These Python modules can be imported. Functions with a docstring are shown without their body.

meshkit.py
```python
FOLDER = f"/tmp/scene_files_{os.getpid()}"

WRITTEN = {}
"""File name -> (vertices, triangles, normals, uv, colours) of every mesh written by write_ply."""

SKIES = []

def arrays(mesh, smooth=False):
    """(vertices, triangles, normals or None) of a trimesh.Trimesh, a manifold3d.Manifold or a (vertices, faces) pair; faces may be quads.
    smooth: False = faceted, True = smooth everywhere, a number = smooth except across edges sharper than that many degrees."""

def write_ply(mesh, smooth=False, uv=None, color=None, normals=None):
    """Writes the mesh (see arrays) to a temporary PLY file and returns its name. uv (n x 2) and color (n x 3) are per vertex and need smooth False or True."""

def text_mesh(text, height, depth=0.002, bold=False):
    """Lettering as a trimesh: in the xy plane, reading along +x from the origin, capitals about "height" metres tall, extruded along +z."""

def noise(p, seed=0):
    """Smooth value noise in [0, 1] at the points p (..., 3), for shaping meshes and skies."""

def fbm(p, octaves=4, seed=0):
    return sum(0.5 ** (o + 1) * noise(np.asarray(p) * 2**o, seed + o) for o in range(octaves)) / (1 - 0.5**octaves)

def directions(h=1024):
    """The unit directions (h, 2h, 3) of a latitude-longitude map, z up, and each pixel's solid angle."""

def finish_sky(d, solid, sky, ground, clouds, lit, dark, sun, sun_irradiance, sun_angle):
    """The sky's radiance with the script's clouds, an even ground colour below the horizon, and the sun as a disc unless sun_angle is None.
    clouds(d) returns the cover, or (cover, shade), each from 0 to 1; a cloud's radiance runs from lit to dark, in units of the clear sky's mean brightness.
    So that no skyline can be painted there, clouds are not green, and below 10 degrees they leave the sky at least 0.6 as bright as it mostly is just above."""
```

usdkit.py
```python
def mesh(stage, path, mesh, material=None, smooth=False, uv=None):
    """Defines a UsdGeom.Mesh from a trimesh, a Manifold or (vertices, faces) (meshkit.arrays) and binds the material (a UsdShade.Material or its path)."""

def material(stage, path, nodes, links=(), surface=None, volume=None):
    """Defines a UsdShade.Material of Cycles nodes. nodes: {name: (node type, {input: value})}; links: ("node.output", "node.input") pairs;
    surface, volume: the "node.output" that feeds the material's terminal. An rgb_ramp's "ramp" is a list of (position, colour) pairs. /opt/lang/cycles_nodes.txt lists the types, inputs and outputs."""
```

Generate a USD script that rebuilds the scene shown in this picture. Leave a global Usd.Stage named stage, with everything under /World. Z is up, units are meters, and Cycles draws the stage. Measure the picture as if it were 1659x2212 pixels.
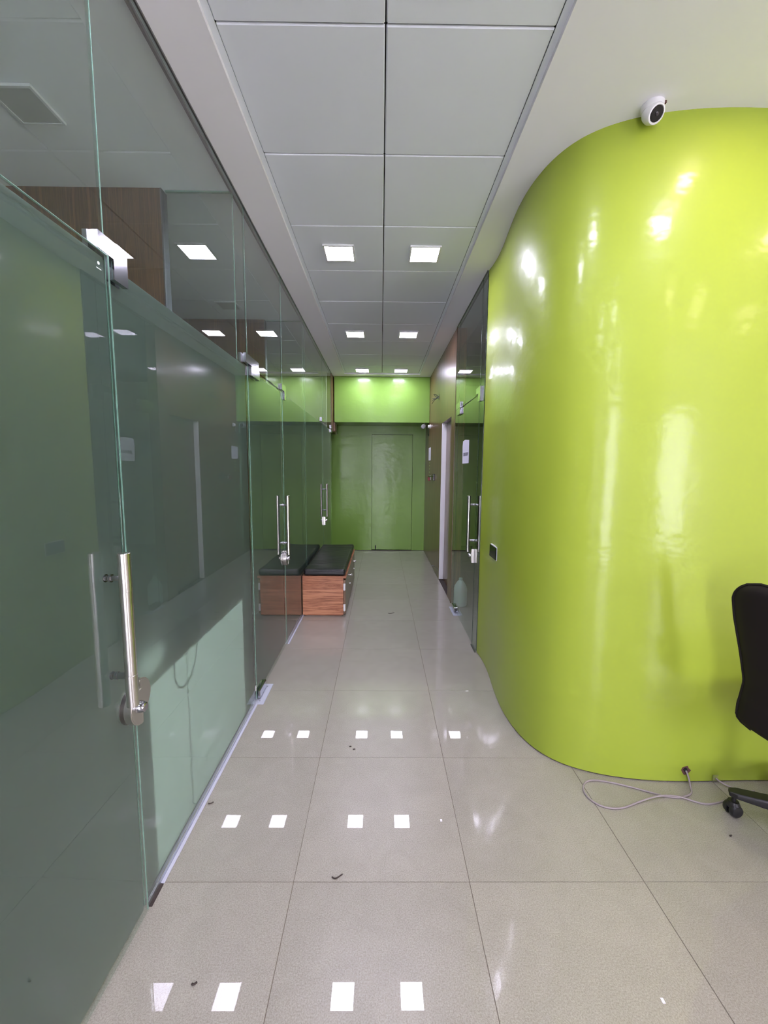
import math, random
import numpy as np, trimesh, usdkit, meshkit
import manifold3d as m3
from shapely.geometry import Polygon, Point, box as sbox
from shapely.ops import unary_union
from pxr import Usd, UsdGeom, UsdLux, UsdShade, Gf, Sdf

random.seed(7); np.random.seed(7)
stage = Usd.Stage.CreateInMemory()
UsdGeom.SetStageUpAxis(stage, UsdGeom.Tokens.z)
UsdGeom.SetStageMetersPerUnit(stage, 1.0)
UsdGeom.Xform.Define(stage, '/World')

# ------------------------------------------------------------------ camera, sky, exposure
F_PX, PITCH, YAW, ROLL, EYE = 880.93, 0.10802, 0.00773, 0.0075, 1.404
EXPOSURE = 1.1
LED_STRENGTH = 46.0
SKY_STRENGTH = 2.4
cam = UsdGeom.Camera.Define(stage, '/World/camera')
cp, sp = math.cos(PITCH), math.sin(PITCH)
fw = np.array([math.sin(YAW) * cp, math.cos(YAW) * cp, -sp])
r0 = np.array([math.cos(YAW), -math.sin(YAW), 0.0]); u0 = np.cross(r0, fw)
rv = math.cos(ROLL) * r0 + math.sin(ROLL) * u0
uv = -math.sin(ROLL) * r0 + math.cos(ROLL) * u0
M = Gf.Matrix4d(*[float(v) for v in (*rv, 0, *uv, 0, *(-fw), 0, 0, 0, EYE, 1)])
cam.AddTransformOp().Set(M)
cam.CreateHorizontalApertureAttr(36.0)
cam.CreateVerticalApertureAttr(36.0 * 2212 / 1659)
cam.CreateFocalLengthAttr(36.0 * F_PX / 1659)
cam.CreateClippingRangeAttr(Gf.Vec2f(0.02, 1000))
cam.CreateExposureAttr(EXPOSURE)

sky = UsdLux.DomeLight.Define(stage, '/World/sky')
sky.CreateIntensityAttr(SKY_STRENGTH)
sky.CreateColorAttr(Gf.Vec3f(0.97, 0.93, 1.10))

# ------------------------------------------------------------------ helpers
ORIGIN = {}
USED = {}


def numbered(parent, name):
    k = USED.get((parent, name), 0)
    USED[(parent, name)] = k + 1
    return name if k == 0 else f'{name}_{k:03d}'


def tag(prim, label=None, cat=None, group=None, kind=None):
    for k, v in (('label', label), ('category', cat), ('group', group), ('kind', kind)):
        if v:
            prim.SetCustomDataByKey(k, v)
    return prim


def thing(name, label, cat, loc=(0, 0, 0), group=None, kind=None, rotz=0.0):
    path = '/World/' + numbered('/World', name)
    x = UsdGeom.Xform.Define(stage, path)
    x.AddTranslateOp().Set(Gf.Vec3d(*[float(v) for v in loc]))
    if rotz:
        x.AddRotateZOp().Set(float(rotz))
    ORIGIN[path] = np.array(loc, float)
    tag(x.GetPrim(), label, cat, group, kind)
    return path


def cat(*ms):
    ms = [m for m in ms if m is not None]
    out = []
    for m in ms:
        v, f, _ = meshkit.arrays(m)
        out.append(trimesh.Trimesh(v, f, process=False))
    return trimesh.util.concatenate(out) if len(out) > 1 else out[0]


def part(name, mesh, mat, parent, label=None, smooth=30, local=False, kind=None):
    """One Mesh under a thing or part; geometry given in world coordinates unless local."""
    path = parent + '/' + numbered(parent, name)
    top = '/'.join(parent.split('/')[:3])
    v, f, _ = meshkit.arrays(mesh)
    if not local:
        v = v - ORIGIN[top]
    m = usdkit.mesh(stage, path, trimesh.Trimesh(v, f, process=False), M_[mat], smooth=smooth)
    tag(m.GetPrim(), label, None, None, kind)
    return path


def solo(name, mesh, mat, label, cat_, loc=None, group=None, kind=None, smooth=30):
    v, f, _ = meshkit.arrays(mesh)
    if loc is None:
        loc = np.array([(v[:, 0].min() + v[:, 0].max()) / 2, (v[:, 1].min() + v[:, 1].max()) / 2, v[:, 2].min()])
    path = '/World/' + numbered('/World', name)
    m = usdkit.mesh(stage, path, trimesh.Trimesh(v - loc, f, process=False), M_[mat], smooth=smooth)
    UsdGeom.Xformable(m).AddTranslateOp().Set(Gf.Vec3d(*[float(x) for x in loc]))
    tag(m.GetPrim(), label, cat_, group, kind)
    return path


def copy_of(src, name, loc, label, cat_, group=None, rotz=0.0):
    path = '/World/' + numbered('/World', name)
    x = UsdGeom.Xform.Define(stage, path)
    p = x.GetPrim()
    p.GetReferences().AddInternalReference(src)
    p.SetInstanceable(True)
    x.ClearXformOpOrder()
    x.AddTranslateOp().Set(Gf.Vec3d(*[float(v) for v in loc]))
    tag(p, label, cat_, group)
    return path


def bx(x0, x1, y0, y1, z0, z1, c=0.0):
    """Axis-aligned box, chamfered by c."""
    x0, x1 = sorted((x0, x1)); y0, y1 = sorted((y0, y1)); z0, z1 = sorted((z0, z1))
    if c <= 0:
        m = trimesh.creation.box([x1 - x0, y1 - y0, z1 - z0])
        m.apply_translation([(x0 + x1) / 2, (y0 + y1) / 2, (z0 + z1) / 2])
        return m
    c = min(c, .45 * (x1 - x0), .45 * (y1 - y0), .45 * (z1 - z0))
    pts = []
    for dx, dy, dz in ((0, c, c), (c, 0, c), (c, c, 0)):
        for a in (x0 + dx, x1 - dx):
            for b in (y0 + dy, y1 - dy):
                for e in (z0 + dz, z1 - dz):
                    pts.append((a, b, e))
    return trimesh.convex.convex_hull(np.array(pts))


def rbox(x0, x1, y0, y1, z0, z1, r, seg=24):
    """Box with rounded edges: hull of spheres."""
    s = m3.Manifold.sphere(r, seg)
    return m3.Manifold.batch_hull([s.translate((a, b, e)) for a in (x0 + r, x1 - r) for b in (y0 + r, y1 - r) for e in (z0 + r, z1 - r)])


def rod(p, q, r, seg=24, cham=0.0):
    p, q = np.array(p, float), np.array(q, float)
    L = np.linalg.norm(q - p)
    prof = np.array([(0, 0), (r - cham, 0), (r, cham), (r, L - cham), (r - cham, L), (0, L)]) if cham else np.array([(0, 0), (r, 0), (r, L), (0, L)])
    m = trimesh.creation.revolve(prof, sections=seg)
    m.apply_transform(trimesh.geometry.align_vectors([0, 0, 1], (q - p) / L))
    m.apply_translation(p)
    return m


def lathe(profile, p, axis=(0, 0, 1), seg=40):
    m = trimesh.creation.revolve(np.array(profile, float), sections=seg)
    m.apply_transform(trimesh.geometry.align_vectors([0, 0, 1], np.array(axis, float) / np.linalg.norm(axis)))
    m.apply_translation(p)
    return m


def spline(pts, n=60):
    from scipy.interpolate import splprep, splev
    pts = np.array(pts, float)
    tck, _ = splprep(pts.T, s=0, k=min(3, len(pts) - 1))
    return np.array(splev(np.linspace(0, 1, n), tck)).T


def tube(pts, r, seg=10):
    p = np.asarray(pts, float)
    t = np.gradient(p, axis=0); t /= np.linalg.norm(t, axis=1)[:, None]
    a = np.cross(t, [0.13, 0.21, 0.97]); a /= np.linalg.norm(a, axis=1)[:, None]
    b = np.cross(t, a)
    ang = np.arange(seg) * 2 * np.pi / seg
    v = p[:, None] + r * (np.cos(ang)[None, :, None] * a[:, None] + np.sin(ang)[None, :, None] * b[:, None])
    n = len(p)
    F = []
    for i in range(n - 1):
        for j in range(seg):
            k = (j + 1) % seg
            F += [(i * seg + j, i * seg + k, (i + 1) * seg + k), (i * seg + j, (i + 1) * seg + k, (i + 1) * seg + j)]
    V = np.vstack([v.reshape(-1, 3), p[:1], p[-1:]])
    for j in range(seg):
        k = (j + 1) % seg
        F += [(n * seg, k, j), (n * seg + 1, (n - 1) * seg + j, (n - 1) * seg + k)]
    m = trimesh.Trimesh(V, F, process=False)
    if m.volume < 0:
        m.invert()
    return m


def extrude(poly, z0, z1):
    m = trimesh.creation.extrude_polygon(poly, z1 - z0, engine='earcut')
    m.apply_translation([0, 0, z0])
    return m


def plate_x(poly_yz, x0, x1):
    """A polygon drawn in (y, z), extruded from x0 to x1."""
    m = trimesh.creation.extrude_polygon(poly_yz, x1 - x0, engine='earcut')
    v = np.array(m.vertices)
    m2 = trimesh.Trimesh(np.stack([x0 + v[:, 2], v[:, 0], v[:, 1]], 1), m.faces, process=False)
    return m2


def rot_about(mesh, centre, ang):
    v, f, _ = meshkit.arrays(mesh)
    c, s = math.cos(ang), math.sin(ang)
    d = v - np.array(centre)
    v2 = np.stack([c * d[:, 0] - s * d[:, 1], s * d[:, 0] + c * d[:, 1], d[:, 2]], 1) + np.array(centre)
    return trimesh.Trimesh(v2, f, process=False)


# ------------------------------------------------------------------ materials
M_ = {}


def mat(name, nodes, links=(), surface='p.BSDF'):
    M_[name] = usdkit.material(stage, '/World/Looks/' + name, nodes, links, surface=surface)


def lin(r, g, b):
    f = lambda c: (c / 255 / 12.92) if c / 255 < .04045 else ((c / 255 + .055) / 1.055) ** 2.4
    return (f(r), f(g), f(b))


def plain(name, col, rough=.5, metallic=0.0, coat=0.0, coat_rough=.03, **kw):
    mat(name, {'p': ('principled_bsdf', dict(base_color=col, roughness=rough, metallic=metallic, coat_weight=coat, coat_roughness=coat_rough, **kw))})


# polished vitrified floor tile, beige with fine speckle
mat('floor_tile', {
    'g': ('geometry', {}), 'oi': ('object_info', {}),
    'n': ('noise_texture', {'scale': 260.0, 'detail': 3.0, 'roughness': .7}),
    'n2': ('noise_texture', {'scale': 9.0, 'detail': 4.0, 'distortion': 1.2}),
    'r': ('rgb_ramp', {'ramp': [(.32, lin(143, 137, 127)), (.52, lin(164, 159, 148)), (.72, lin(178, 174, 164))]}),
    'r2': ('rgb_ramp', {'ramp': [(.3, (.92, .92, .92)), (.7, (1, 1, 1))]}),
    'mr': ('map_range', {'from_min': 0.0, 'from_max': 1.0, 'to_min': .93, 'to_max': 1.0}),
    'm': ('mix', {'mix_type': 'multiply', 'fac': 1.0}), 'm2': ('mix', {'mix_type': 'multiply', 'fac': 1.0}),
    'cc': ('combine_color', {}),
    'p': ('principled_bsdf', {'roughness': .28, 'specular_ior_level': .3, 'coat_weight': .8, 'coat_roughness': .004, 'coat_ior': 1.5})},
    [('g.position', 'n.vector'), ('g.position', 'n2.vector'), ('n.fac', 'r.fac'), ('n2.fac', 'r2.fac'), ('r.color', 'm.color1'), ('r2.color', 'm.color2'),
     ('oi.random', 'mr.value'), ('mr.result', 'cc.r'), ('mr.result', 'cc.g'), ('mr.result', 'cc.b'), ('m.color', 'm2.color1'), ('cc.color', 'm2.color2'), ('m2.color', 'p.base_color')])
plain('grout', lin(112, 102, 90), .9)
# matt white paint with faint roller texture
mat('white_paint', {'g': ('geometry', {}), 'n': ('noise_texture', {'scale': 90.0, 'detail': 3.0}), 'b': ('bump', {'strength': .06, 'distance': .002}),
                    'p': ('principled_bsdf', {'base_color': lin(238, 238, 243), 'roughness': .75})}, [('g.position', 'n.vector'), ('n.fac', 'b.height'), ('b.normal', 'p.normal')])
mat('ceiling_tile', {'g': ('geometry', {}), 'n': ('noise_texture', {'scale': 400.0, 'detail': 2.0}), 'b': ('bump', {'strength': .15, 'distance': .001}),
                     'p': ('principled_bsdf', {'base_color': lin(229, 234, 242), 'roughness': .8})}, [('g.position', 'n.vector'), ('n.fac', 'b.height'), ('b.normal', 'p.normal')])
plain('white_metal', lin(225, 225, 225), .4)
plain('dark_void', lin(22, 22, 24), .9)
# glossy green enamel, brushed on so that reflections break into upright streaks
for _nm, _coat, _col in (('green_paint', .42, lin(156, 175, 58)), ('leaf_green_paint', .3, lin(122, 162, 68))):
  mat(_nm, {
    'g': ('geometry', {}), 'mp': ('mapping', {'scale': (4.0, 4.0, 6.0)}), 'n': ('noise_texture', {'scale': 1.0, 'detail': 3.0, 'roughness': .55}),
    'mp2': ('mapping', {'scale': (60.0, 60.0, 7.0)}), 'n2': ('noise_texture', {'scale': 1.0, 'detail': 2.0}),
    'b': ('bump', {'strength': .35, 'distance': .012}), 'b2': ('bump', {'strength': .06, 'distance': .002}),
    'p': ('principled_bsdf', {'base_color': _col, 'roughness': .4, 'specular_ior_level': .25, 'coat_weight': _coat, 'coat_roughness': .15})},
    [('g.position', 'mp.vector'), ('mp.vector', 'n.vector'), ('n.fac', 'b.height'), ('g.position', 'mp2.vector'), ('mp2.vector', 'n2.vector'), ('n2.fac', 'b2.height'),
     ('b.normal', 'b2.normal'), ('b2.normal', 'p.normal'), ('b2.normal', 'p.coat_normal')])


def wood(name, scale, ramp, rough=.32, coat=.3, spec=.5):
    mat(name, {
        'g': ('geometry', {}), 'mp': ('mapping', {'scale': scale}),
        'n': ('noise_texture', {'scale': 1.0, 'detail': 6.0, 'roughness': .62, 'distortion': .35}),
        'r': ('rgb_ramp', {'ramp': ramp}),
        'p': ('principled_bsdf', {'roughness': rough, 'coat_weight': coat, 'coat_roughness': .16, 'specular_ior_level': spec})},
        [('g.position', 'mp.vector'), ('mp.vector', 'n.vector'), ('n.fac', 'r.fac'), ('r.color', 'p.base_color')])


WR = [(.28, lin(74, 52, 34)), (.42, lin(112, 82, 54)), (.5, lin(84, 60, 40)), (.58, lin(120, 88, 60)), (.75, lin(134, 100, 68))]
wood('wood_upright', (60, 60, 1.3), WR)
BR = [(.25, lin(120, 70, 46)), (.40, lin(178, 118, 84)), (.47, lin(138, 82, 56)), (.56, lin(190, 130, 96)), (.8, lin(206, 148, 112))]
wood('wood_level', (2.2, 2.2, 42), BR, rough=.4, coat=.15)
plain('steel', (.62, .60, .57), .26, 1.0)
plain('steel_polished', (.44, .44, .47), .10, 1.0)
plain('bright_steel', (.85, .85, .87), .3, .8)
plain('steel_dark', (.25, .25, .26), .35, 1.0)
plain('aluminium', (.62, .64, .68), .38, 1.0)
plain('plate_pale_reflection', lin(196, 200, 216), .3, .25)  # pale base colour stands in for lamps and ceiling mirrored in the steel


def pane(name, tint):
    mat(name, {'t': ('transparent_bsdf', {'color': tint}), 'gl': ('glossy_bsdf', {'color': (1, 1, 1), 'roughness': 0.0}),
               'f': ('fresnel', {'IOR': 1.75}), 'ge': ('geometry', {}), 'iv': ('math', {'math_type': 'subtract', 'value1': 1.0}), 'mu': ('math', {'math_type': 'multiply'}), 'm': ('mix_closure', {})},
        [('ge.backfacing', 'iv.value2'), ('f.fac', 'mu.value1'), ('iv.value', 'mu.value2'), ('mu.value', 'm.fac'), ('t.BSDF', 'm.closure1'), ('gl.BSDF', 'm.closure2')], surface='m.closure')


pane('glass', (.90, .945, .925))
pane('clear_glass', (.95, .97, .96))
mat('glass_edge', {'p': ('principled_bsdf', {'base_color': lin(150, 188, 172), 'roughness': .15, 'transmission_weight': .3})})
mat('frosted_film', {'d': ('diffuse_bsdf', {'color': (.19, .28, .25)}), 't': ('translucent_bsdf', {'color': (.96, .99, .98)}), 'm': ('mix_closure', {'fac': .87})},
    [('d.BSDF', 'm.closure1'), ('t.BSDF', 'm.closure2')], surface='m.closure')
mat('led_diffuser', {'e': ('emission', {'color': (.91, .86, 1.10), 'strength': LED_STRENGTH})}, surface='e.emission')
mat('warm_diffuser', {'e': ('emission', {'color': (1.0, .76, .52), 'strength': LED_STRENGTH * 1.35})}, surface='e.emission')
plain('diffuser_off', lin(186, 188, 186), .5)
plain('white_plastic', lin(228, 228, 230), .32)
plain('grey_plastic', lin(150, 150, 156), .4)
plain('black_gloss', (.006, .006, .007), .08)
plain('black_plastic', (.012, .012, .013), .42)
plain('lens', (.01, .008, .014), .05, coat=1.0)
mat('black_leather', {'g': ('geometry', {}), 'mp': ('mapping', {'scale': (4, 13, 6)}), 'n': ('noise_texture', {'scale': 1.0, 'detail': 3.0, 'distortion': .8}), 'b': ('bump', {'strength': .35, 'distance': .006}),
                      'p': ('principled_bsdf', {'base_color': (.010, .010, .011), 'roughness': .33})}, [('g.position', 'mp.vector'), ('mp.vector', 'n.vector'), ('n.fac', 'b.height'), ('b.normal', 'p.normal')])
plain('chair_fabric', (.010, .0065, .0075), .75, specular_ior_level=.25)
plain('chair_piping', (.010, .007, .008), .6, specular_ior_level=.3)
plain('paper', lin(226, 224, 238), .8)
plain('paper_ink', lin(66, 66, 86), .8)
plain('grey_cable', lin(148, 138, 140), .5)
plain('dark_cable', lin(60, 66, 64), .5)
plain('raw_hole', lin(92, 62, 58), .95)
plain('red_plastic', lin(130, 18, 26), .4)
plain('tape', lin(150, 160, 90), .4)
plain('cloudy_plastic', lin(196, 214, 208), .35, subsurface_weight=.2)
plain('desk_panel', lin(248, 251, 250), .5)
plain('desk_top', lin(120, 110, 100), .4)
plain('dirt', lin(60, 52, 48), .9)
plain('grey_fabric', lin(60, 64, 70), .8)
plain('glass_edge_dark', lin(40, 56, 52), .2)
plain('strip_white', lin(188, 190, 206), .35)
plain('room_wall', lin(120, 116, 110), .7)
plain('cream_wall', lin(214, 208, 198), .7)
plain('etched_white', lin(210, 225, 222), .6)

# ------------------------------------------------------------------ dimensions measured from the photograph
XL, XR = -0.739, 0.735            # corridor faces
ZB, ZT = 2.772, 2.792             # plaster band, ceiling tiles
TC, TY0, TX0 = 0.53854, 1.444, 0.0053
FT, FX0, FY0 = 0.6, 0.31128, 1.24656
G = 0.012                         # glass thickness
DOOR = 1.955

# ------------------------------------------------------------------ floor
fl = thing('floor', 'polished beige vitrified tile floor of the corridor and lobby', 'floor', (0, 0, 0), kind='structure')
part('grout_bed', bx(-4.3, 4.3, -3.4, 7.4, -.06, -.0018), 'grout', fl)
rng = random.Random(3)
for i in range(-2, 7):
    for j in range(-6, 10):
        x0, y0 = FX0 + FT * i, FY0 + FT * j
        if x0 + FT < -.95:
            continue
        g = .0010
        dz = rng.uniform(-.00025, .00025)
        part('floor_tile', bx(x0 + g, x0 + FT - g, y0 + g, y0 + FT - g, -.012, dz, .0005), 'floor_tile', fl, smooth=False)
for j in range(-6, 10):
    y0 = FY0 + FT * j
    for i in range(-7, -2):
        x0 = FX0 + FT * i
        part('carpet_tile', bx(x0 + .001, min(x0 + FT, -.80) - .001, y0 + .001, y0 + FT - .001, -.012, -.001, .0005), 'grey_fabric', fl, smooth=False)  # unseen dark carpet, added to keep the rooms behind the film dim

# ------------------------------------------------------------------ ceiling
ce = thing('ceiling', 'white plaster ceiling with a recessed double row of grey square tiles', 'ceiling', (0, 0, ZB), kind='structure')
EDL, EDR = TX0 - TC - .020, TX0 + TC + .022
part('plaster_band', bx(XL - .03, EDL, -3.4, 6.9, ZB, ZB + .05), 'white_paint', ce)
part('plaster_band', bx(EDR, 4.3, -3.4, 6.9, ZB, ZB + .05), 'white_paint', ce)
part('plaster_band', bx(EDL, EDR, 6.20, 6.9, ZB, ZB + .05), 'white_paint', ce)
part('room_ceiling', bx(-4.3, XL - .03, -3.4, 7.4, ZB, ZB + .05), 'white_paint', ce)
part('edge_angle', bx(EDL, TX0 - TC + .001, -3.4, 6.20, ZT - .002, ZT + .003), 'ceiling_tile', ce)
part('edge_angle', bx(TX0 + TC - .0004, EDR, -3.4, 6.20, ZT - .002, ZT + .003), 'ceiling_tile', ce)
part('grid_backing', bx(EDL, EDR, -3.4, 6.20, ZT + .026, ZT + .05), 'dark_void', ce)
part('tee_bar', bx(TX0 - .010, TX0 + .010, -3.4, 6.2, ZT + .012, ZT + .016), 'dark_void', ce)
for i in range(-9, 9):
    y0, y1 = TY0 + TC * i, min(TY0 + TC * (i + 1), 6.197)
    for x0, x1, gl, gr in ((TX0 - TC, TX0, .0015, .0022), (TX0, TX0 + TC, .0022, .0018)):
        sag = rng.uniform(0, .0012)
        part('ceiling_tile', bx(x0 + gl, x1 - gr, y0 + .0022, y1 - .0022, ZT - sag, ZT + .012, .0042), 'ceiling_tile', ce, smooth=False)
    part('tee_bar', bx(TX0 - TC, TX0 + TC, y0 - .010, y0 + .010, ZT + .0125, ZT + .015), 'dark_void', ce)
part('roof_slab', bx(-4.4, 4.4, -3.5, 7.5, 2.95, 3.05), 'cream_wall', ce)  # unseen cover added above the ceiling to shut out the sky dome

# ------------------------------------------------------------------ walls of the shell behind and beside
wf = thing('wall_front', 'cream lobby wall behind the camera with an open entrance and a wide window opening', 'wall', (0, -3.25, 0), kind='structure')
DX0, DX1, WX0, WX1, WZ0, WZ1 = -.42, .36, 2.9, 4.2, .25, 2.2
part('plaster', bx(-4.3, DX0, -3.4, -3.2, 0, 2.95), 'cream_wall', wf)
part('plaster', bx(DX1, WX0, -3.4, -3.2, 0, 2.95), 'cream_wall', wf)
part('plaster', bx(WX1, 4.3, -3.4, -3.2, 0, 2.95), 'cream_wall', wf)
part('plaster', bx(WX0, WX1, -3.4, -3.2, 0, WZ0), 'cream_wall', wf)
part('plaster', bx(WX0, WX1, -3.4, -3.2, WZ1, 2.95), 'cream_wall', wf)
part('plaster', bx(DX0, DX1, -3.4, -3.2, 2.45, 2.95), 'cream_wall', wf)
wr = thing('wall_lobby_side', 'cream wall closing the lobby on the right', 'wall', (4.25, 0, 0), kind='structure')
part('plaster', bx(4.2, 4.35, -3.4, 7.4, 0, 2.95), 'cream_wall', wr)
wb = thing('wall_rear_shell', 'outer rear wall behind the rooms', 'wall', (0, 7.35, 0), kind='structure')
part('plaster', bx(-4.3, 4.3, 7.3, 7.45, 0, 2.95), 'cream_wall', wb)
wl = thing('wall_left_shell', 'outer left wall of the glazed rooms', 'wall', (-4.25, 0, 0), kind='structure')
part('plaster', bx(-4.35, -4.2, -3.4, 7.4, 0, 2.95), 'room_wall', wl)

# curved green wall
PF = np.array([(.741, 2.985), (.735, 2.6), (.722, 2.25), (.723, 2.12), (.737, 2.01), (.77, 1.925), (.83, 1.84), (.915, 1.775), (1.0, 1.742), (1.1, 1.718), (1.25, 1.70), (1.5, 1.692), (1.9, 1.69)])
from scipy.interpolate import splprep, splev
tck, _ = splprep(PF.T, s=2e-4, k=3)
SP = np.array(splev(np.linspace(0, 1, 140), tck)).T
SP = np.vstack([SP, [(3.0, 1.69), (4.2, 1.69)]])
inner = [(4.2, 1.83), (1.3, 1.83), (1.02, 1.88), (.90, 2.0), (.86, 2.15), (.86, 2.985)]
outline = Polygon(np.vstack([SP, inner]))
wg = thing('wall_right_green', 'tall glossy lime green wall curving from the corridor into the lobby', 'wall', (1.0, 1.8, 0), kind='structure')
part('curved_face', extrude(outline, .006, ZB), 'green_paint', wg, smooth=40)
base = Polygon(np.vstack([SP + [[.004, .004]], inner])).buffer(-.003)
part('base_joint', extrude(base, 0, .006), 'dirt', wg, smooth=40)

# ------------------------------------------------------------------ back of the corridor
YB, YH = 6.86, 6.345
wk = thing('wall_back_green', 'green painted back wall at the end of the corridor', 'wall', (0, YB, 0), kind='structure')
D0, D1, DZ = -.152, .520, 1.950
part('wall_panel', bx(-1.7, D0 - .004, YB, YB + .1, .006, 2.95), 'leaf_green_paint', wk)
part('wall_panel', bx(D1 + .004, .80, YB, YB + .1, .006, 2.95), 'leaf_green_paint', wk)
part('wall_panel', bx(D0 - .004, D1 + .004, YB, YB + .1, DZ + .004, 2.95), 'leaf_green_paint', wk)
wh = thing('wall_back_header', 'brighter green header box over the recessed back wall', 'wall', (0, YH, 2.09), kind='structure')
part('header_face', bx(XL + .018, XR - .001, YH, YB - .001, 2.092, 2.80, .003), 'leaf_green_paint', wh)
d6 = thing('door_6', 'flush green concealed door in the back wall', 'door', ((D0 + D1) / 2, YB, 0), kind='structure')
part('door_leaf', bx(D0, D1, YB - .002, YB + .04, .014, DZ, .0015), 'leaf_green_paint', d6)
b = part('tower_bolt', cat(bx(-.098, -.080, YB - .012, YB - .002, .030, .085, .003), rod((-.089, YB - .014, .022), (-.089, YB - .014, .095), .004, 12)), 'black_plastic', d6, 'small black tower bolt at the foot of the door')
part('gap_shadow', bx(D0 - .003, D1 + .003, YB + .05, YB + .09, 0, DZ + .003), 'dark_void', d6)

# left timber header and alcove at the far end
wt = thing('wall_left_timber', 'narrow brown timber header at the far end of the glass wall', 'wall', (XL, 6.4, 1.95), kind='structure')
part('timber_face', bx(-.80, XL + .006, 6.115, YB - .001, 1.945, ZB), 'wood_upright', wt)
part('timber_lip', bx(XL + .006, XL + .030, YH + .02, 6.62, 1.955, 2.09, .002), 'wood_upright', wt)
wa = thing('wall_left_alcove', 'dim end wall of the passage beyond the glass', 'wall', (-1.7, 6.5, 0), kind='structure')
part('plaster', bx(-1.8, -1.7, 6.05, YB, 0, 2.77), 'cream_wall', wa)
part('plaster', bx(-1.7, -.80, 6.03, 6.10, 0, 2.77), 'cream_wall', wa)

# ------------------------------------------------------------------ timber wall on the right
ww = thing('wall_right_timber', 'brown vertical grain laminate wall with a recessed doorway', 'wall', (XR, 5.5, 0), kind='structure')
O0, O1, OZ = 4.36, 5.035, 1.945
part('wood_panel', bx(XR, XR + .10, 4.16, O0, .004, ZB), 'wood_upright', ww)
part('wood_panel', bx(XR, XR + .10, O1, YB - .001, .004, ZB), 'wood_upright', ww)
part('wood_panel', bx(XR, XR + .10, O0, O1, OZ, ZB), 'wood_upright', ww)
part('edge_strip', bx(XR - .003, XR + .012, 4.142, 4.16, 0, ZB, .001), 'wood_upright', ww)
part('white_jamb', bx(XR + .001, XR + .062, O1 - .014, O1, 0.012, OZ), 'white_plastic', ww, 'white jamb lining on the far side of the doorway')
part('skirting_gap', bx(XR + .004, XR + .10, 4.16, YB, 0, .004), 'dirt', ww)
d5 = thing('door_5', 'brown laminate door set back in the timber wall beside the white jamb', 'door', (XR + .06, 4.7, 0), kind='structure')
part('door_leaf', bx(XR + .056, XR + .095, O0 + .003, O1 - .015, .008, OZ - .004), 'wood_upright', d5)
hk = cat(rod((XR - .03, 5.51, .066), (XR + .002, 5.51, .066), .008, 12), tube(spline([(XR - .028, 5.505, .066), (XR - .02, 5.35, .11), (XR - .012, 5.15, .12), (XR + .03, 5.03, .10)], 30), .0028, 8))
solo('door_hook', hk, 'steel_dark', 'small wire door hook low on the timber wall by the white jamb', 'hook')

# ------------------------------------------------------------------ glass walls
def glass(parent, y0, y1, z0, z1, x, film=None, edges=True, hidden=1, mtl='glass', label=None, edge_mat='glass_edge'):
    """A pane standing at x (its corridor face), thickness away from the corridor (sign hidden)."""
    t = -G if hidden < 0 else G
    p = part('glass_pane', bx(x, x + t, y0, y1, z0, z1), mtl, parent, label, smooth=False)
    if edges:
        e = .0012
        em = cat(bx(x + t * .04, x + t * .22, y0 - e, y0 + .0002, z0, z1), bx(x + t * .04, x + t * .22, y1 - .0002, y1 + e, z0, z1))
        part('pane_edge', em, edge_mat, p, smooth=False)
    if film:
        part('frosted_film', bx(x + t * 1.12, x + t * 1.2, y0 + .004, y1 - .004, max(z0, .018), film), 'frosted_film', p, 'frosted film up to door height', smooth=False)
    return p


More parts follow.
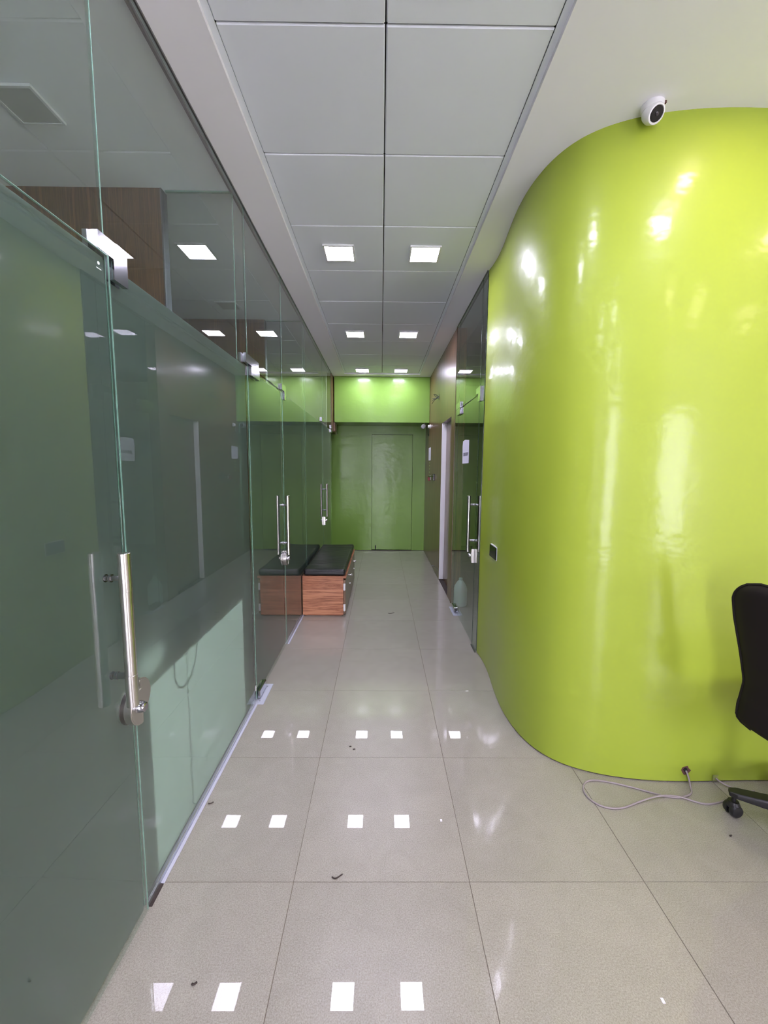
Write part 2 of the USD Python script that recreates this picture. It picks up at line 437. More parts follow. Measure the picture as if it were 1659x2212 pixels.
lg = thing('wall_left_glass', 'long glass partition on the left, frosted up to door height and clear above', 'glass wall', (XL, 3, 0), kind='structure')
glass(lg, -3.19, .335, .018, ZB - .004, XL, DOOR, hidden=-1)
glass(lg, .338, 1.1555, DOOR + .008, ZB - .004, XL, None, hidden=-1)
glass(lg, 1.158, 2.322, .018, ZB - .004, XL, DOOR, hidden=-1)
glass(lg, 2.325, 3.115, DOOR + .008, ZB - .004, XL, None, hidden=-1)
glass(lg, 3.118, 4.03, .018, ZB - .004, XL, DOOR, hidden=-1)
glass(lg, 4.033, 5.222, .018, ZB - .004, XL, DOOR, hidden=-1)
glass(lg, 5.225, 6.105, DOOR + .008, ZB - .004, XL, None, hidden=-1)
part('ceiling_channel', cat(bx(XL, XL + .006, -3.19, 6.11, ZB - .008, ZB), bx(XL - G - .010, XL - G, -3.19, 6.11, ZB - .014, ZB)), 'steel_dark', lg)
for y0, y1 in ((-3.19, .335), (1.165, 2.285), (3.125, 5.215)):
    part('cover_strip', bx(XL + .004, XL + .016, y0 + .075 * (y0 == 1.165), y1, 0, .0065, .002), 'strip_white', lg)
    part('floor_channel', cat(bx(XL + .0005, XL + .004, y0, y1, 0, .016), bx(XL - G - .004, XL - G, y0, y1, 0, .018)), 'aluminium', lg)
part('sealant', bx(XL + .004, XL + .014, 1.168, 1.238, 0, .0035), 'dirt', lg)


def patch(parent, x, y0, y1, z0, z1, s, legs=None, th=.014, mtl='steel_polished'):
    """Patch fitting clamped on both faces of a pane; s points into the corridor. legs: (y0, y1, z0) lower arm of an L."""
    poly = sbox(y0, z0, y1, z1)
    if legs:
        poly = unary_union([poly, sbox(legs[0], legs[2], legs[1], z0 + .001)])
    a = plate_x(poly.buffer(-.0008).buffer(.0008), *sorted((x, x + s * th)))
    b_ = plate_x(poly, *sorted((x - s * G, x - s * (G + th))))
    return part('patch_fitting', cat(a, b_), mtl, parent, 'polished steel patch fitting', smooth=20)


patch(lg, XL, 1.112, 1.232, 1.958, 2.002, 1, (1.172, 1.232, 1.905))
patch(lg, XL, 2.255, 2.485, 1.962, 2.010, 1)
patch(lg, XL, 3.052, 3.172, 1.966, 2.008, 1, (3.125, 3.172, 1.905))
patch(lg, XL, 5.06, 5.235, 1.966, 2.012, 1)
patch(lg, XL, 6.0, 6.10, 1.966, 2.012, 1)
part('acrylic_tag', bx(XL, XL + .002, 2.305, 2.318, .075, .105), 'white_plastic', lg)


def pull(parent, xc, yc, z0, z1, d=.043, r=.0125, rot=None):
    """A pair of upright steel bars, one each side of the door, on two posts through the glass."""
    f = (lambda m: rot_about(m, *rot)) if rot else (lambda m: m)
    for s in (1, -1):
        x = xc + s * d
        h = part('pull_handle', f(rod((x, yc, z0), (x, yc, z1), r, 32, .0012)), 'steel', parent)
        L = z1 - z0
        part('handle_sleeve', f(cat(rod((x, yc, z1 - .245 * L), (x, yc, z1 + .0005), r + .0006, 32, .0008), rod((x, yc, z0 - .0005), (x, yc, z0 + .21 * L), r + .0006, 32, .0008))), 'steel', h)
        part('handle_post', f(cat(rod((xc + s * .002, yc, z1 - .16 * L), (x, yc, z1 - .16 * L), .0075, 20), rod((xc + s * .002, yc, z0 + .20 * L), (x, yc, z0 + .20 * L), .0095, 20),
                                  rod((xc + s * .006, yc, z1 - .16 * L), (xc + s * .010, yc, z1 - .16 * L), .011, 20), rod((xc + s * .006, yc, z0 + .20 * L), (xc + s * .010, yc, z0 + .20 * L), .011, 20))), 'steel_polished', h)


def half_oval(yc, zc, w, hgt, side):
    """Half of an upright oval lock body, straight edge at yc."""
    a = np.linspace(-np.pi / 2, np.pi / 2, 28)
    pts = [(yc + side * w * np.cos(t), zc + hgt / 2 * np.sin(t)) for t in a]
    return Polygon(pts).buffer(-.003).buffer(.003)


def lock(parent, x, y, z, s, side, th=.020, rot=None, knob=True):
    f = (lambda m: rot_about(m, *rot)) if rot else (lambda m: m)
    po = half_oval(y, z, .058, .112, side)
    body = []
    for q in (s, -s):
        x0 = x if q == s else x - s * G
        body.append(f(plate_x(po, *sorted((x0, x0 + q * th)))))
        body.append(f(plate_x(po.buffer(-.004), *sorted((x0, x0 + q * (th + .0015))))))
    l = part('lock', cat(*body), 'steel', parent, smooth=40)
    if knob:
        part('lock_knob', f(cat(lathe([(0, 0), (.017, 0), (.0165, .012), (.013, .022), (.010, .024), (0, .024)], (x + s * th, y + side * .022, z + .005), (s, 0, 0), 28))), 'steel_polished', l)


# near left door, standing slightly ajar into the corridor
H1 = ((XL, .342, 0), -.018)
d1 = thing('door_1', 'nearest frosted glass door on the left standing slightly ajar', 'door', (XL, .342, 0), kind='structure')
w1 = bx(XL - G, XL, .345, 1.150, .012, DOOR)
p = part('glass_pane', rot_about(w1, *H1), 'glass', d1, smooth=False)
part('pane_edge', rot_about(cat(bx(XL - G * .36, XL - .0005, 1.1498, 1.1512, .012, DOOR), bx(XL - G * .5, XL - .001, .345, 1.15, DOOR - .0002, DOOR + .0012)), *H1), 'glass_edge', p, smooth=False)
part('frosted_film', rot_about(bx(XL - G * 1.2, XL - G * 1.12, .347, 1.146, .016, DOOR - .006), *H1), 'frosted_film', p, smooth=False)
ring = Point(0, 0).buffer(.0042).difference(Point(.001, .001).buffer(.0018))
mk = cat(plate_x(Polygon([(1.108 + a, 1.918 + b_) for a, b_ in np.array(ring.exterior.coords)]), XL, XL + .0006), plate_x(sbox(1.099, 1.9035, 1.117, 1.9055), XL, XL + .0006))
part('etched_mark', rot_about(mk, *H1), 'etched_white', p, 'small round etched glass mark in the corner')
pull(d1, XL - G / 2, 1.076, .742, 1.172, .046, .0150, H1)
lock(d1, XL, 1.150, .700, 1, -1, rot=H1)
lock(lg, XL, 1.160, .715, 1, 1, knob=False)

d2 = thing('door_2', 'middle frosted glass door on the left with paired steel bars', 'door', (XL, 2.4, 0), kind='structure')
glass(d2, 2.331, 3.105, .012, DOOR, XL, DOOR - .006, hidden=-1)
patch(d2, XL, 2.335, 2.490, 1.908, 1.957, 1, th=.017)
part('floor_patch', cat(bx(XL, XL + .017, 2.335, 2.475, .010, .06, .004), bx(XL - G - .017, XL - G, 2.335, 2.475, .010, .06, .004)), 'steel_polished', d2)
pull(d2, XL - G / 2, 3.065, .740, 1.190)
lock(d2, XL, 3.103, .705, 1, -1)
lock(lg, XL, 3.120, .705, 1, 1, knob=False)
d3 = thing('door_3', 'farthest frosted glass door on the left near the timber header', 'door', (XL, 5.6, 0), kind='structure')
glass(d3, 5.232, 6.098, .012, DOOR, XL, DOOR - .006, hidden=-1)
patch(d3, XL, 5.97, 6.095, 1.908, 1.957, 1, th=.016)
pull(d3, XL - G / 2, 5.30, .765, 1.190)
lock(d3, XL, 5.234, .715, 1, 1)


def spring_plate(name, x0, x1, y0, y1, label):
    t = thing(name, label, 'floor plate', ((x0 + x1) / 2, (y0 + y1) / 2, 0))
    part('cover_plate', bx(x0, x1, y0, y1, 0, .004, .001), 'plate_pale_reflection', t)
    for sx in (.28, .72):
        for sy in (.14, .86):
            part('screw', lathe([(0, 0), (.0045, 0), (.004, .0012), (0, .0016)], (x0 + sx * (x1 - x0), y0 + sy * (y1 - y0), .004), (0, 0, 1), 12), 'steel_dark', t)


spring_plate('floor_spring_plate', -.800, -.690, 2.29, 2.52, 'shiny steel floor spring plate under the middle left glass door')
spring_plate('floor_spring_plate', .700, .790, 3.775, 4.02, 'shiny steel floor spring plate under the right glass door')

# right glass
rg = thing('wall_right_glass', 'narrow clear glass screen on the right between green wall and timber', 'glass wall', (XR, 3.5, 0), kind='structure')
glass(rg, 3.988, 4.140, .014, ZB - .004, XR, edge_mat='glass_edge_dark')
glass(rg, 3.128, 3.985, DOOR + .008, ZB - .004, XR, edge_mat='glass_edge_dark')
glass(rg, 2.988, 3.124, .014, ZB - .004, XR, edge_mat='glass_edge_dark')
part('ceiling_channel', cat(bx(XR - .006, XR, 2.985, 4.142, ZB - .008, ZB), bx(XR + G, XR + G + .01, 2.985, 4.142, ZB - .014, ZB)), 'steel_dark', rg)
part('floor_channel', cat(bx(XR - .012, XR - .0005, 2.988, 3.12, 0, .014, .002)), 'steel_dark', rg)
patch(rg, XR, 3.83, 4.04, 1.962, 2.016, -1)
patch(rg, XR, 3.06, 3.19, 1.962, 2.006, -1, (3.06, 3.122, 1.90))
d4 = thing('door_4', 'clear glass door on the right reflecting the green back wall', 'door', (XR, 3.5, 0), kind='structure')
glass(d4, 3.135, 3.980, .012, DOOR, XR, edge_mat='glass_edge_dark')
patch(d4, XR, 3.815, 3.975, 1.902, 1.957, -1, th=.017)
part('floor_patch', cat(bx(XR - .017, XR, 3.83, 3.975, .010, .06, .004), bx(XR + G, XR + G + .017, 3.83, 3.975, .010, .06, .004)), 'steel_polished', d4)
pull(d4, XR + G / 2, 3.195, .745, 1.190, .048)
lock(d4, XR, 3.140, .72, -1, 1)
bt = thing('water_jug', 'pale cloudy plastic water jug standing on the floor behind the right glass', 'jug', (.822, 4.07, 0))
part('body', lathe([(0, 0), (.060, 0), (.068, .010), (.068, .175), (.060, .205), (.036, .250), (.018, .268), (0, .268)], (.822, 4.07, 0), (0, 0, 1), 40), 'cloudy_plastic', bt, smooth=60)
part('cap', lathe([(0, .268), (.019, .268), (.019, .285), (.016, .290), (0, .290)], (.822, 4.07, 0), (0, 0, 1), 28), 'cloudy_plastic', bt)

# paper notices
n1 = thing('paper_notice', 'white paper notice with a dark printed band taped on the right glass door', 'notice', (XR, 3.57, 1.45))
part('sheet', plate_x(Polygon([(3.445, 1.448), (3.705, 1.446), (3.712, 1.60), (3.70, 1.645), (3.60, 1.652), (3.448, 1.640)]), XR - .0022, XR - .0014), 'paper', n1)
rng2 = random.Random(5)
yy, bars = 3.475, []
for k in range(6):
    w = .026
    y = yy + k * .033
    bars.append(plate_x(sbox(y, 1.512, y + .008, 1.540), XR - .0026, XR - .0022))
    bars.append(plate_x(sbox(y + w - .009, 1.512, y + w - .002, 1.540), XR - .0026, XR - .0022))
    for zz in ((1.512, 1.518), (1.523, 1.529), (1.534, 1.540))[rng2.randint(0, 1):]:
        bars.append(plate_x(sbox(y, zz[0], y + w - .003, zz[1]), XR - .0026, XR - .0022))
part('printed_band', cat(*bars), 'paper_ink', n1, 'dark illegible printed line')
n2 = thing('paper_notice', 'narrow white paper notice stuck on the timber wall near the back', 'notice', (XR, 6.2, 1.52))
part('sheet', bx(XR - .0015, XR - .0003, 6.10, 6.37, 1.52, 1.71), 'paper', n2)
for k in range(4):
    z = 1.49 - k * .048
    part('tape_mark', bx(XR - .0012, XR - .0002, 6.19, 6.27, z - .012, z + .008), 'tape', n2)

lk = thing('lock_plate', 'dark lock plate with a small red and white tag on the timber wall', 'lock', (XR, 5.7, 1.23))
part('backplate', bx(XR - .010, XR, 5.60, 5.78, 1.235, 1.325, .003), 'black_plastic', lk)
part('lever', rod((XR - .055, 5.86, 1.285), (XR - .006, 5.74, 1.285), .008, 14), 'steel_polished', lk)
part('rim', bx(XR - .012, XR - .008, 5.61, 5.63, 1.24, 1.32), 'steel_polished', lk)
part('tag', cat(bx(XR - .062, XR - .030, 5.865, 5.93, 1.225, 1.285, .004)), 'red_plastic', lk, 'red tag')
part('tag_cover', cat(bx(XR - .034, XR - .020, 5.862, 5.925, 1.235, 1.295, .003)), 'white_plastic', lk, 'white tag cover')

wires = []
rng3 = random.Random(11)
for k in range(6):
    a = rng3.uniform(-1, 1); l = rng3.uniform(.02, .05)
    p0 = np.array([XR - .001, 5.36 + rng3.uniform(-.03, .03), 2.315 + rng3.uniform(-.01, .01)])
    wires.append(tube(spline([p0, p0 + [-.02, .09 * a + .08, .03 * rng3.uniform(-1, 1)], p0 + [-.035 - l * .6, .2 * a + .2, .05 * rng3.uniform(-1, 1)]], 12), .0035, 6))
wr_ = thing('wire_ends', 'tuft of loose wire ends poking out of the timber wall', 'wires', (XR, 5.36, 2.3))
part('wires', cat(*wires), 'dark_cable', wr_)
part('hole', plate_x(Point(5.36, 2.315).buffer(.035), XR - .0008, XR), 'black_plastic', wr_)

# ------------------------------------------------------------------ rooms behind the left glass
for n, (yp, lab) in enumerate(((2.186, 'timber and glass cross partition behind the nearest fixed pane'), (3.99, 'second timber and glass cross partition further along the rooms'))):
    w = thing('wall_room_%s' % ('near', 'far')[n], lab, 'wall', (-2.0, yp, 0), kind='structure')
    part('wood_panel', bx(-4.2, -1.105, yp, yp + .05, 0, ZB), 'wood_upright', w)
    part('frame_post', bx(-1.105, -1.097, yp - .003, yp + .053, 0, ZB, .001), 'steel_dark', w)
    gp = part('glass_pane', bx(-1.097, XL - G - .004, yp + .01, yp + .022, 0.01, ZB - .004), 'clear_glass', w, smooth=False)
    part('pane_edge', cat(bx(-1.085, XL - G - .004, yp + .009, yp + .023, ZB - .010, ZB - .004), bx(XL - G - .0045, XL - G - .0030, yp + .011, yp + .021, .01, ZB - .004)), 'glass_edge', gp)
    part('dry_liner', bx(-4.2, -1.105, yp + .05, yp + .06, 0, ZB), 'wood_upright', w)
dk = thing('desk', 'desk with a pale back panel pressed against the frosted glass', 'desk', (-1.05, 1.6, 0))
part('back_panel', bx(XL - G - .006, XL - G - .026, 1.262, 2.165, .02, .684), 'desk_panel', dk)
part('desk_top', bx(-1.40, XL - .045, 1.0, 2.165, .690, .72, .004), 'desk_top', dk)
for yy in (1.28, 2.12):
    part('side_panel', bx(-1.36, XL - .045, yy, yy + .025, 0, .690), 'desk_panel', dk)
part('panel_joint', bx(XL - G - .0054, XL - G - .0066, 1.520, 1.524, .02, .684), 'dirt', dk)
solo('hanging_cable', tube(spline([(XL - G - .0052, 1.618, .79), (XL - G - .0052, 1.602, .64), (XL - G - .0052, 1.55, .575), (XL - G - .0052, 1.485, .565), (XL - G - .0052, 1.44, .60), (XL - G - .0052, 1.432, .70), (XL - G - .0052, 1.45, .78)], 50), .0022, 8), 'dark_cable',
     'thin dark cable hanging in a loop behind the frosted glass over the desk panel', 'cable')
solo('cloth_bag', rbox(XL - .17, XL - .035, 1.42, 1.86, .721, .93, .03, 16), 'grey_fabric', 'dim grey bag on the desk behind the frosted glass', 'bag')
solo('storage_box', rbox(XL - .12, XL - .04, 1.20, 1.36, .721, .80, .008, 12), 'desk_panel', 'pale box on the desk end behind the frosted glass', 'box')

# ------------------------------------------------------------------ lamps
def lamp(x, y, z, label, group, lit='led_diffuser', s=.088, name='ceiling_light'):
    t = thing(name, label, 'ceiling light', (x, y, z - .011), group)
    fr = sbox(-s - .010, -s - .010, s + .010, s + .010).difference(sbox(-s, -s, s, s))
    v = extrude(fr, 0, .010); v.apply_translation([x, y, z - .0112])
    part('frame', v, 'white_plastic', t)
    part('diffuser', bx(x - s, x + s, y - s, y + s, z - .009, z - .002), lit, t)
    return t


LX0, LX1 = -.279, .273
ORD = {2: 'nearest visible', 5: 'middle', 8: 'farthest'}
for row, y in ((2, 2.815), (5, 4.43), (8, 6.02)):
    for sx, x in (('left', LX0), ('right', LX1)):
        lamp(x, y, ZT, f'lit square LED panel in the {ORD[row]} pair of the corridor ceiling, {sx} one', 'square LED panels in the corridor ceiling')
for y, near in ((1.19, 'first'), (-.43, 'second'), (-2.05, 'third')):
    for sx, x in (('left', LX0), ('right', LX1)):
        lamp(x, y, ZT, f'{sx} LED panel of the {near} row overhead out of frame', 'square LED panels out of frame overhead')
for x, y, w in ((1.24, .91, 'nearest the green wall'),):
    lamp(x, y, ZB, f'lobby LED panel {w}, out of frame', 'square LED panels out of frame overhead')
for x, y, w in ((1.32, 1.28, 'above the office chair'), (2.35, .9, 'right of the office chair'), (3.3, .9, 'at the far right'), (2.35, -.3, 'in the lobby middle'), (3.3, -.3, 'in the lobby corner'), (2.35, -1.6, 'in the lobby rear'), (1.75, -.2, 'behind the lobby LED panel')):  # last one is an unseen extra, added to warm the lower right floor
    dl = thing('downlight', 'warm round downlight %s, out of frame' % w, 'ceiling light', (x, y, ZB - .008), 'warm downlights over the lobby out of frame')
    part('trim', lathe([(.055, 0), (.070, 0), (.072, .004), (.070, .008), (.055, .008)], (x, y, ZB - .008), (0, 0, 1), 32), 'white_plastic', dl)
    part('diffuser', lathe([(0, 0), (.055, 0), (.055, .005), (0, .005)], (x, y, ZB - .006), (0, 0, 1), 32), 'warm_diffuser', dl)
for x, y, lab in ((-1.36, 1.72, 'unlit square ceiling panel in the near room behind the left glass'), (-1.31, 3.65, 'unlit square ceiling panel in the second room behind the left glass')):
    lamp(x, y, ZB, lab, None, 'diffuser_off', .076, 'unlit_panel')

# ------------------------------------------------------------------ bench with cushion
YB0, YB1 = 3.745, 5.03
be = thing('storage_bench', 'low reddish brown wood grain storage bench against the left glass', 'bench', (-.53, 4.39, 0))
part('body', cat(bx(-.733, -.349, YB0, YB1, .012, .3675), bx(-.715, -.37, YB0 + .02, YB1 - .02, 0, .012)), 'wood_level', be)
part('top_board', bx(-.734, -.322, YB0 - .002, YB1 + .002, .368, .388, .0015), 'wood_level', be)
for y0, y1 in ((YB0 + .004, 4.385), (4.389, YB1 - .004)):
    d = part('cabinet_door', bx(-.346, -.328, y0, y1, .022, .350, .001), 'wood_upright', be)
    yk = y1 - .11
    part('knob', lathe([(0, 0), (.006, 0), (.006, .012), (.013, .016), (.014, .022), (.010, .027), (0, .028)], (-.328, yk, .262), (1, 0, 0), 24), 'bright_steel', d, 'small steel knob')
    part('key_lock', lathe([(0, 0), (.009, 0), (.009, .004), (.006, .006), (0, .006)], (-.328, yk, .170), (1, 0, 0), 20), 'bright_steel', d, 'round steel key lock')
for z in (.285, .085):
    part('hinge', cat(bx(-.349, -.330, YB0 - .004, YB0 + .006, z - .032, z + .032, .001), rod((-.339, YB0 - .005, z - .034), (-.339, YB0 - .005, z + .034), .0045, 12)), 'white_plastic', be, 'white painted hinge')
# cushion: rounded slab with sagging, wrinkled top
cu = rbox(-.722, -.332, 3.742, 5.02, .3885, .452, .024, 24)
cu = cu.refine_to_length(.02)
v, f, _ = meshkit.arrays(cu)
v = v.copy()
top = np.clip((v[:, 2] - .40) / .05, 0, 1)
wr1 = meshkit.fbm(np.stack([v[:, 0] * 6, v[:, 1] * 22, v[:, 2] * 0], 1), 3, 4) - .5
v[:, 2] += top * (.010 * wr1 - .006 * np.exp(-((v[:, 0] + .527) / .12) ** 2) + .004 * np.sin(v[:, 1] * 9))
cs = thing('bench_cushion', 'long black leather seat cushion lying on the wooden bench', 'cushion', (-.527, 4.38, .3885))
part('cover', trimesh.Trimesh(v, f, process=False), 'black_leather', cs, smooth=60)
pip = [(-.722, 3.7425, .4345), (-.332, 3.7425, .4345)]
part('piping', cat(tube(np.linspace((-.70, 3.7405, .433), (-.354, 3.7405, .430), 20), .003, 8), tube(np.linspace((-.3305, 3.764, .430), (-.3305, 4.998, .432), 40), .003, 8)), 'black_leather', cs)

# ------------------------------------------------------------------ cameras, switch, cable
cc = thing('dome_camera', 'white turret security camera with black lens face on the ceiling above the green wall', 'security camera', (1.016, 1.69, ZB))
C0 = np.array([1.016, 1.690, ZB]); CK = .86


def dome(name, profile, at, axis, seg, mtl, parent, label=None):
    return part(name, lathe(np.array(profile) * CK, at, axis, seg), mtl, parent, label)


dome('base_ring', [(0, 0), (.046, 0), (.047, -.006), (.045, -.018), (.042, -.024), (0, -.026)], C0, (0, 0, 1), 48, 'white_plastic', cc)
ax = np.array([.16, -.74, -.65]); ax /= np.linalg.norm(ax)
ball = C0 + np.array([0, -.002, -.032]) * CK
dome('eyeball', [(0, -.040), (.020, -.036), (.036, -.020), (.041, 0), (.040, .012), (.037, .030), (.035, .033), (.030, .034), (.0285, .031), (0, .031)], ball, ax, 48, 'white_plastic', cc)
lf = dome('lens_face', [(0, .0305), (.0282, .0305), (.0275, .0335), (0, .0345)], ball, ax, 40, 'black_gloss', cc, 'glossy black lens face')
dome('lens', [(0, .0340), (.008, .0340), (.0075, .0365), (.005, .0372), (0, .0375)], ball, ax, 28, 'lens', lf)
part('cable_notch', bx(1.044, 1.051, 1.660, 1.668, ZB - .014, ZB - .004, .001), 'raw_hole', cc)

bc = thing('bullet_camera', 'grey bullet security camera under the green header at the corridor end', 'security camera', (.63, 6.36, 2.0))
part('barrel', rod((.636, 6.28, 2.030), (.645, 6.42, 2.040), .034, 32, .004), 'grey_plastic', bc)
part('lens_face', rod((.6355, 6.272, 2.0295), (.6362, 6.283, 2.0302), .025, 28, .002), 'black_gloss', bc)
part('mount_arm', cat(rod((.645, 6.40, 2.045), (.690, 6.42, 2.06), .010, 16), rod((.66, 6.42, 2.05), (.66, 6.42, 2.092), .012, 16)), 'grey_plastic', bc)
cb = thing('camera_junction', 'small white round cable junction on the timber wall beside the bullet camera', 'junction box', (.715, 6.3, 2.0))
part('cap', lathe([(0, 0), (.030, 0), (.030, .012), (.022, .018), (.022, .034), (.016, .040), (0, .040)], (XR, 6.20, 2.022), (-1, 0, 0), 28), 'white_plastic', cb)
part('cable', tube(spline([(XR - .02, 6.22, 2.0), (XR - .014, 6.26, 1.94), (XR - .006, 6.35, 1.90), (XR - .004, 6.5, 1.93)], 24), .003, 8), 'dark_cable', cb)

sw = thing('wall_switch', 'black wall switch with a pale rim on the green wall', 'switch', (.735, 2.585, .86))
NX = .733
part('rim', bx(NX - .006, NX + .006, 2.505, 2.655, .826, .912, .002), 'white_plastic', sw)
part('switch_face', bx(NX - .012, NX - .005, 2.512, 2.655, .830, .908, .002), 'black_gloss', sw, 'glossy black switch face')

cab = [(1.380, 1.693, .060), (1.384, 1.672, .030), (1.380, 1.655, .006), (1.366, 1.632, .004), (1.325, 1.610, .004), (1.268, 1.603, .004), (1.18, 1.633, .004), (1.086, 1.672, .004), (1.0, 1.697, .004), (.945, 1.695, .004),
       (.908, 1.664, .004), (.896, 1.61, .004), (.928, 1.560, .004), (.986, 1.545, .004), (1.076, 1.569, .004), (1.199, 1.602, .010), (1.298, 1.603, .005), (1.371, 1.570, .004), (1.435, 1.576, .004), (1.52, 1.60, .004), (1.65, 1.64, .004)]
solo('floor_cable', tube(spline(cab, 160), .0038, 10), 'grey_cable', 'thin grey cable looping out of the hole in the green wall across the floor', 'cable')
rng4 = random.Random(2)
hp = Polygon([(1.381 + (.019 + rng4.uniform(-.004, .005)) * math.cos(a), .060 + (.019 + rng4.uniform(-.004, .005)) * math.sin(a)) for a in np.linspace(0, 2 * np.pi, 11)[:-1]])
hm = trimesh.creation.extrude_polygon(hp, .004, engine='earcut')
hv = np.array(hm.vertices)
ho = thing('cable_hole', 'rough brown knocked out hole at the foot of the green wall', 'hole', (1.381, 1.69, .04))
part('broken_plaster', trimesh.Trimesh(np.stack([hv[:, 0], 1.6945 - hv[:, 2], hv[:, 1]], 1), hm.faces[:, ::-1], process=False), 'raw_hole', ho, smooth=False)
part('cavity', lathe([(0, 0), (.009, 0), (.009, .002), (0, .002)], (1.378, 1.6905, .064), (0, -1, 0), 14), 'black_plastic', ho)
ti = thing('cable_stub', 'clear tape holding a short grey cable stub at the foot of the green wall', 'cable', (1.53, 1.68, 0))
part('tape', bx(1.505, 1.528, 1.6875, 1.6905, .012, .038), 'tape', ti)
part('stub', tube(spline([(1.515, 1.687, .025), (1.535, 1.672, .014), (1.565, 1.655, .005)], 14), .0035, 8), 'grey_cable', ti)

for x, y, lab, s in ((-.142, 1.262, 'curled dark scrap of debris on the floor joint', .018), (-.146, 1.924, 'tiny black crumb on the floor below the lamp reflection', .004), (-.126, 1.903, 'tiny black crumb on the floor, nearer one of the two', .005),
                     (.107, 3.827, 'dark scuffed crumb on the floor near the bench', .030), (-.705, 1.572, 'dark dirt scrap on the floor beside the fixed glass pane', .010), (1.359, 1.421, 'tiny dark crumb on the floor left of the chair caster', .005),
                     (-.50, .97, 'faint dark crumb on the floor in the lower left', .006)):
    c = spline([(x - s, y, .002), (x - s * .2, y - s * .3, .003), (x + s * .4, y + s * .1, .002), (x + s, y + s * .5, .003)], 10)
    solo('floor_debris', tube(c, .0020 if s > .008 else .0026, 6), 'dirt', lab, 'debris')
for x, y, lab in ((.25, 1.491, 'tiny white paper fleck on the floor beyond the middle joint'), (.759, .933, 'tiny white paper fleck on the floor in the lower right')):
    solo('floor_fleck', bx(x - .004, x + .004, y - .006, y + .006, 0, .0008, .0003), 'paper', lab, 'debris')

# ------------------------------------------------------------------ office chair at the right edge
HUB = np.array([1.695, 1.368])
TH = math.radians(20)
dirv = np.array([math.cos(TH), math.sin(TH)]); perp = np.array([-math.sin(TH), math.cos(TH)])


def cpt(fwd, side, z):
    q = HUB + dirv * fwd + perp * side
    return np.array([q[0], q[1], z])


oc = thing('office_chair', 'dark maroon black swivel office chair by the green wall', 'chair', (HUB[0], HUB[1], 0))
# backrest: outline by height, bent forward at the waist, thick pad
ZTOP = 1.0
zs = np.linspace(.42, ZTOP, 48)


def halfw(z):
    h = np.interp(z, [.42, .45, .50, .60, .72, .85, .93, ZTOP], [.205, .222, .222, .205, .218, .236, .240, .236])
    if z > .915:
        t = (z - .915) / .085
        h -= .085 * (1 - math.sqrt(max(0, 1 - t ** 2)))
    if z < .455:
        t = (.455 - z) / .035
        h -= .035 * (1 - math.sqrt(max(0, 1 - t ** 2)))
    return h


def backoff(z):
    return np.interp(z, [.42, .52, .62, .75, ZTOP], [-.262, -.258, -.270, -.292, -.335])


rows_f, rows_b = [], []
NS = 25
for z in zs:
    hw = halfw(z)
    for s, rows in ((1, rows_f), (-1, rows_b)):
        r = []
        for u in np.linspace(-1, 1, NS):
            e = max(0.0, 1 - abs(u) ** 4) ** .5
            ez = min(1.0, math.sqrt(max(0, min((z - .42) / .03, (ZTOP - z) / .03)))) if (z - .42 < .03 or ZTOP - z < .03) else 1
            th = (.034 if s > 0 else .020) * e * ez
            r.append(cpt(backoff(z) + s * th + .03 * u * u, -hw * u, z))
        rows.append(r)
V = np.array(rows_f + rows_b).reshape(-1, 3)
nz = len(zs)
FF = []
for i in range(nz - 1):
    for j in range(NS - 1):
        a, b_, c, d = i * NS + j, i * NS + j + 1, (i + 1) * NS + j + 1, (i + 1) * NS + j
        o = nz * NS
        FF += [(a, b_, c), (a, c, d), (o + a, o + c, o + b_), (o + a, o + d, o + c)]
bm = trimesh.Trimesh(V, FF, process=False)
part('backrest', bm, 'chair_fabric', oc, smooth=70)
edge = [cpt(backoff(z) + .03, -halfw(z), z) for z in zs] + [cpt(backoff(ZTOP) + .03 * u * u, -halfw(ZTOP) * u, ZTOP) for u in np.linspace(.9, -.9, 18)] + [cpt(backoff(z) + .03, halfw(z), z) for z in zs[::-1]]
part('piping', tube(np.array(edge), .0055, 8), 'chair_piping', oc)
sb = m3.Manifold.batch_hull([m3.Manifold.sphere(.03, 20).translate(tuple(cpt(a, s, z))) for a, s, z in ((-.20, .20, .445), (-.20, -.20, .445), (.22, .21, .445), (.22, -.21, .445), (-.2, .2, .48), (-.2, -.2, .48), (.2, .2, .48), (.2, -.2, .48))])
part('seat', sb, 'chair_fabric', oc, smooth=60)
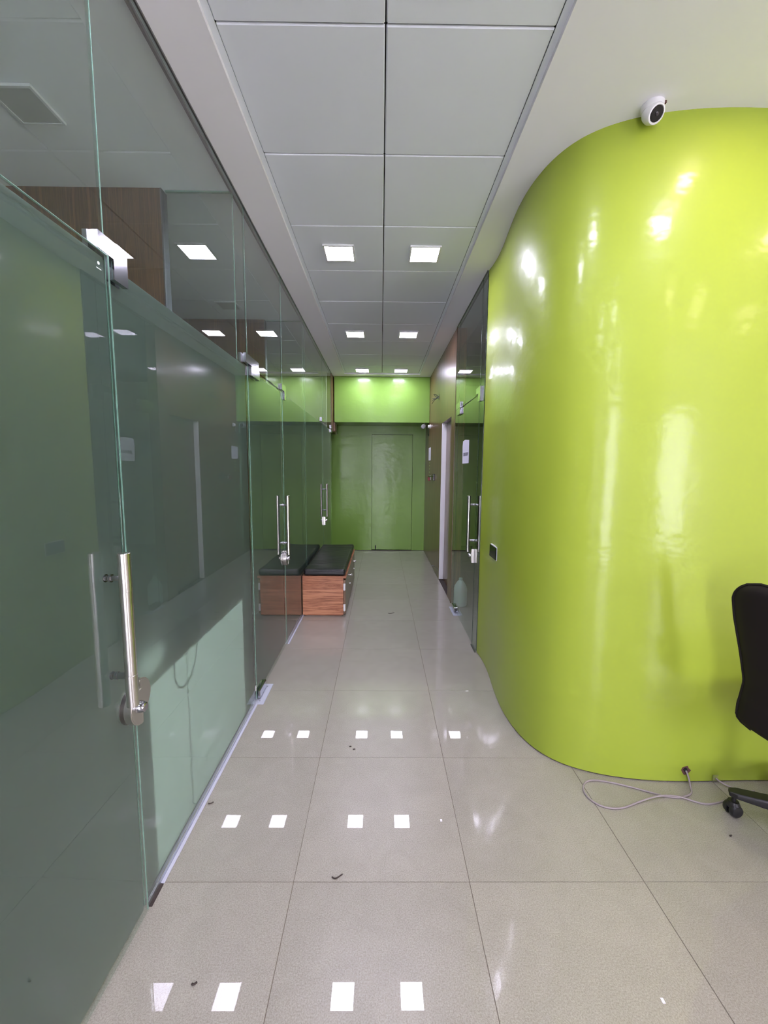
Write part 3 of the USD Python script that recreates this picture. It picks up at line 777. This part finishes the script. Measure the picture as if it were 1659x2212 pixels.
part('back_bracket', cat(tube(spline([cpt(-.05, 0, .395), cpt(-.22, 0, .385), cpt(-.285, 0, .42), cpt(-.295, 0, .52)], 24), .022, 12), bx(0, .001, 0, .001, .4, .401).apply_translation([HUB[0], HUB[1], 0])), 'grey_plastic', oc, smooth=60)
part('mechanism', rot_about(bx(HUB[0] - .12, HUB[0] + .12, HUB[1] - .08, HUB[1] + .08, .385, .416, .01), (HUB[0], HUB[1], 0), TH), 'black_plastic', oc)
part('gas_column', cat(rod((HUB[0], HUB[1], .11), (HUB[0], HUB[1], .26), .030, 28), rod((HUB[0], HUB[1], .25), (HUB[0], HUB[1], .39), .015, 24)), 'black_plastic', oc)
part('base_hub', lathe([(0, .075), (.050, .075), (.055, .085), (.050, .135), (.036, .150), (0, .150)], (HUB[0], HUB[1], 0), (0, 0, 1), 32), 'black_plastic', oc)
a0 = math.atan2(1.530 - HUB[1], 1.440 - HUB[0])
for k in range(5):
    a = a0 + k * 2 * math.pi / 5
    e = np.array([math.cos(a), math.sin(a)])
    R = .300
    hull = []
    for t, w, z0, z1 in ((.03, .030, .085, .135), (.16, .026, .086, .124), (R - .02, .024, .083, .107), (R, .018, .083, .104)):
        for s in (-1, 1):
            for z in (z0 + .006, z1 - .006):
                q = HUB + e * t + np.array([-e[1], e[0]]) * s * (w - .006)
                hull.append(m3.Manifold.sphere(.006, 12).translate((q[0], q[1], z)))
    leg = part('base_leg', m3.Manifold.batch_hull(hull), 'black_plastic', oc, smooth=50)
    q = HUB + e * (R - .012)
    ca = a + [2.2, .6, 1.4, -.7, 2.6][k]
    ce_ = np.array([math.cos(ca), math.sin(ca), 0])
    wheels = []
    for s in (-1, 1):
        c = np.array([q[0], q[1], .026]) + ce_ * s * .005
        wheels.append(lathe([(0, 0), (.0235, 0), (.0258, .003), (.0258, .013), (.022, .019), (0, .021)], c, ce_ * s, 28))
    hood = lathe([(0, 0), (.021, 0), (.024, .012), (.018, .026), (0, .028)], (q[0], q[1], .034), (0, 0, 1), 20)
    part('caster', cat(*wheels, hood, rod((q[0], q[1], .05), (q[0], q[1], .09), .008, 12)), 'black_plastic', leg, smooth=40)
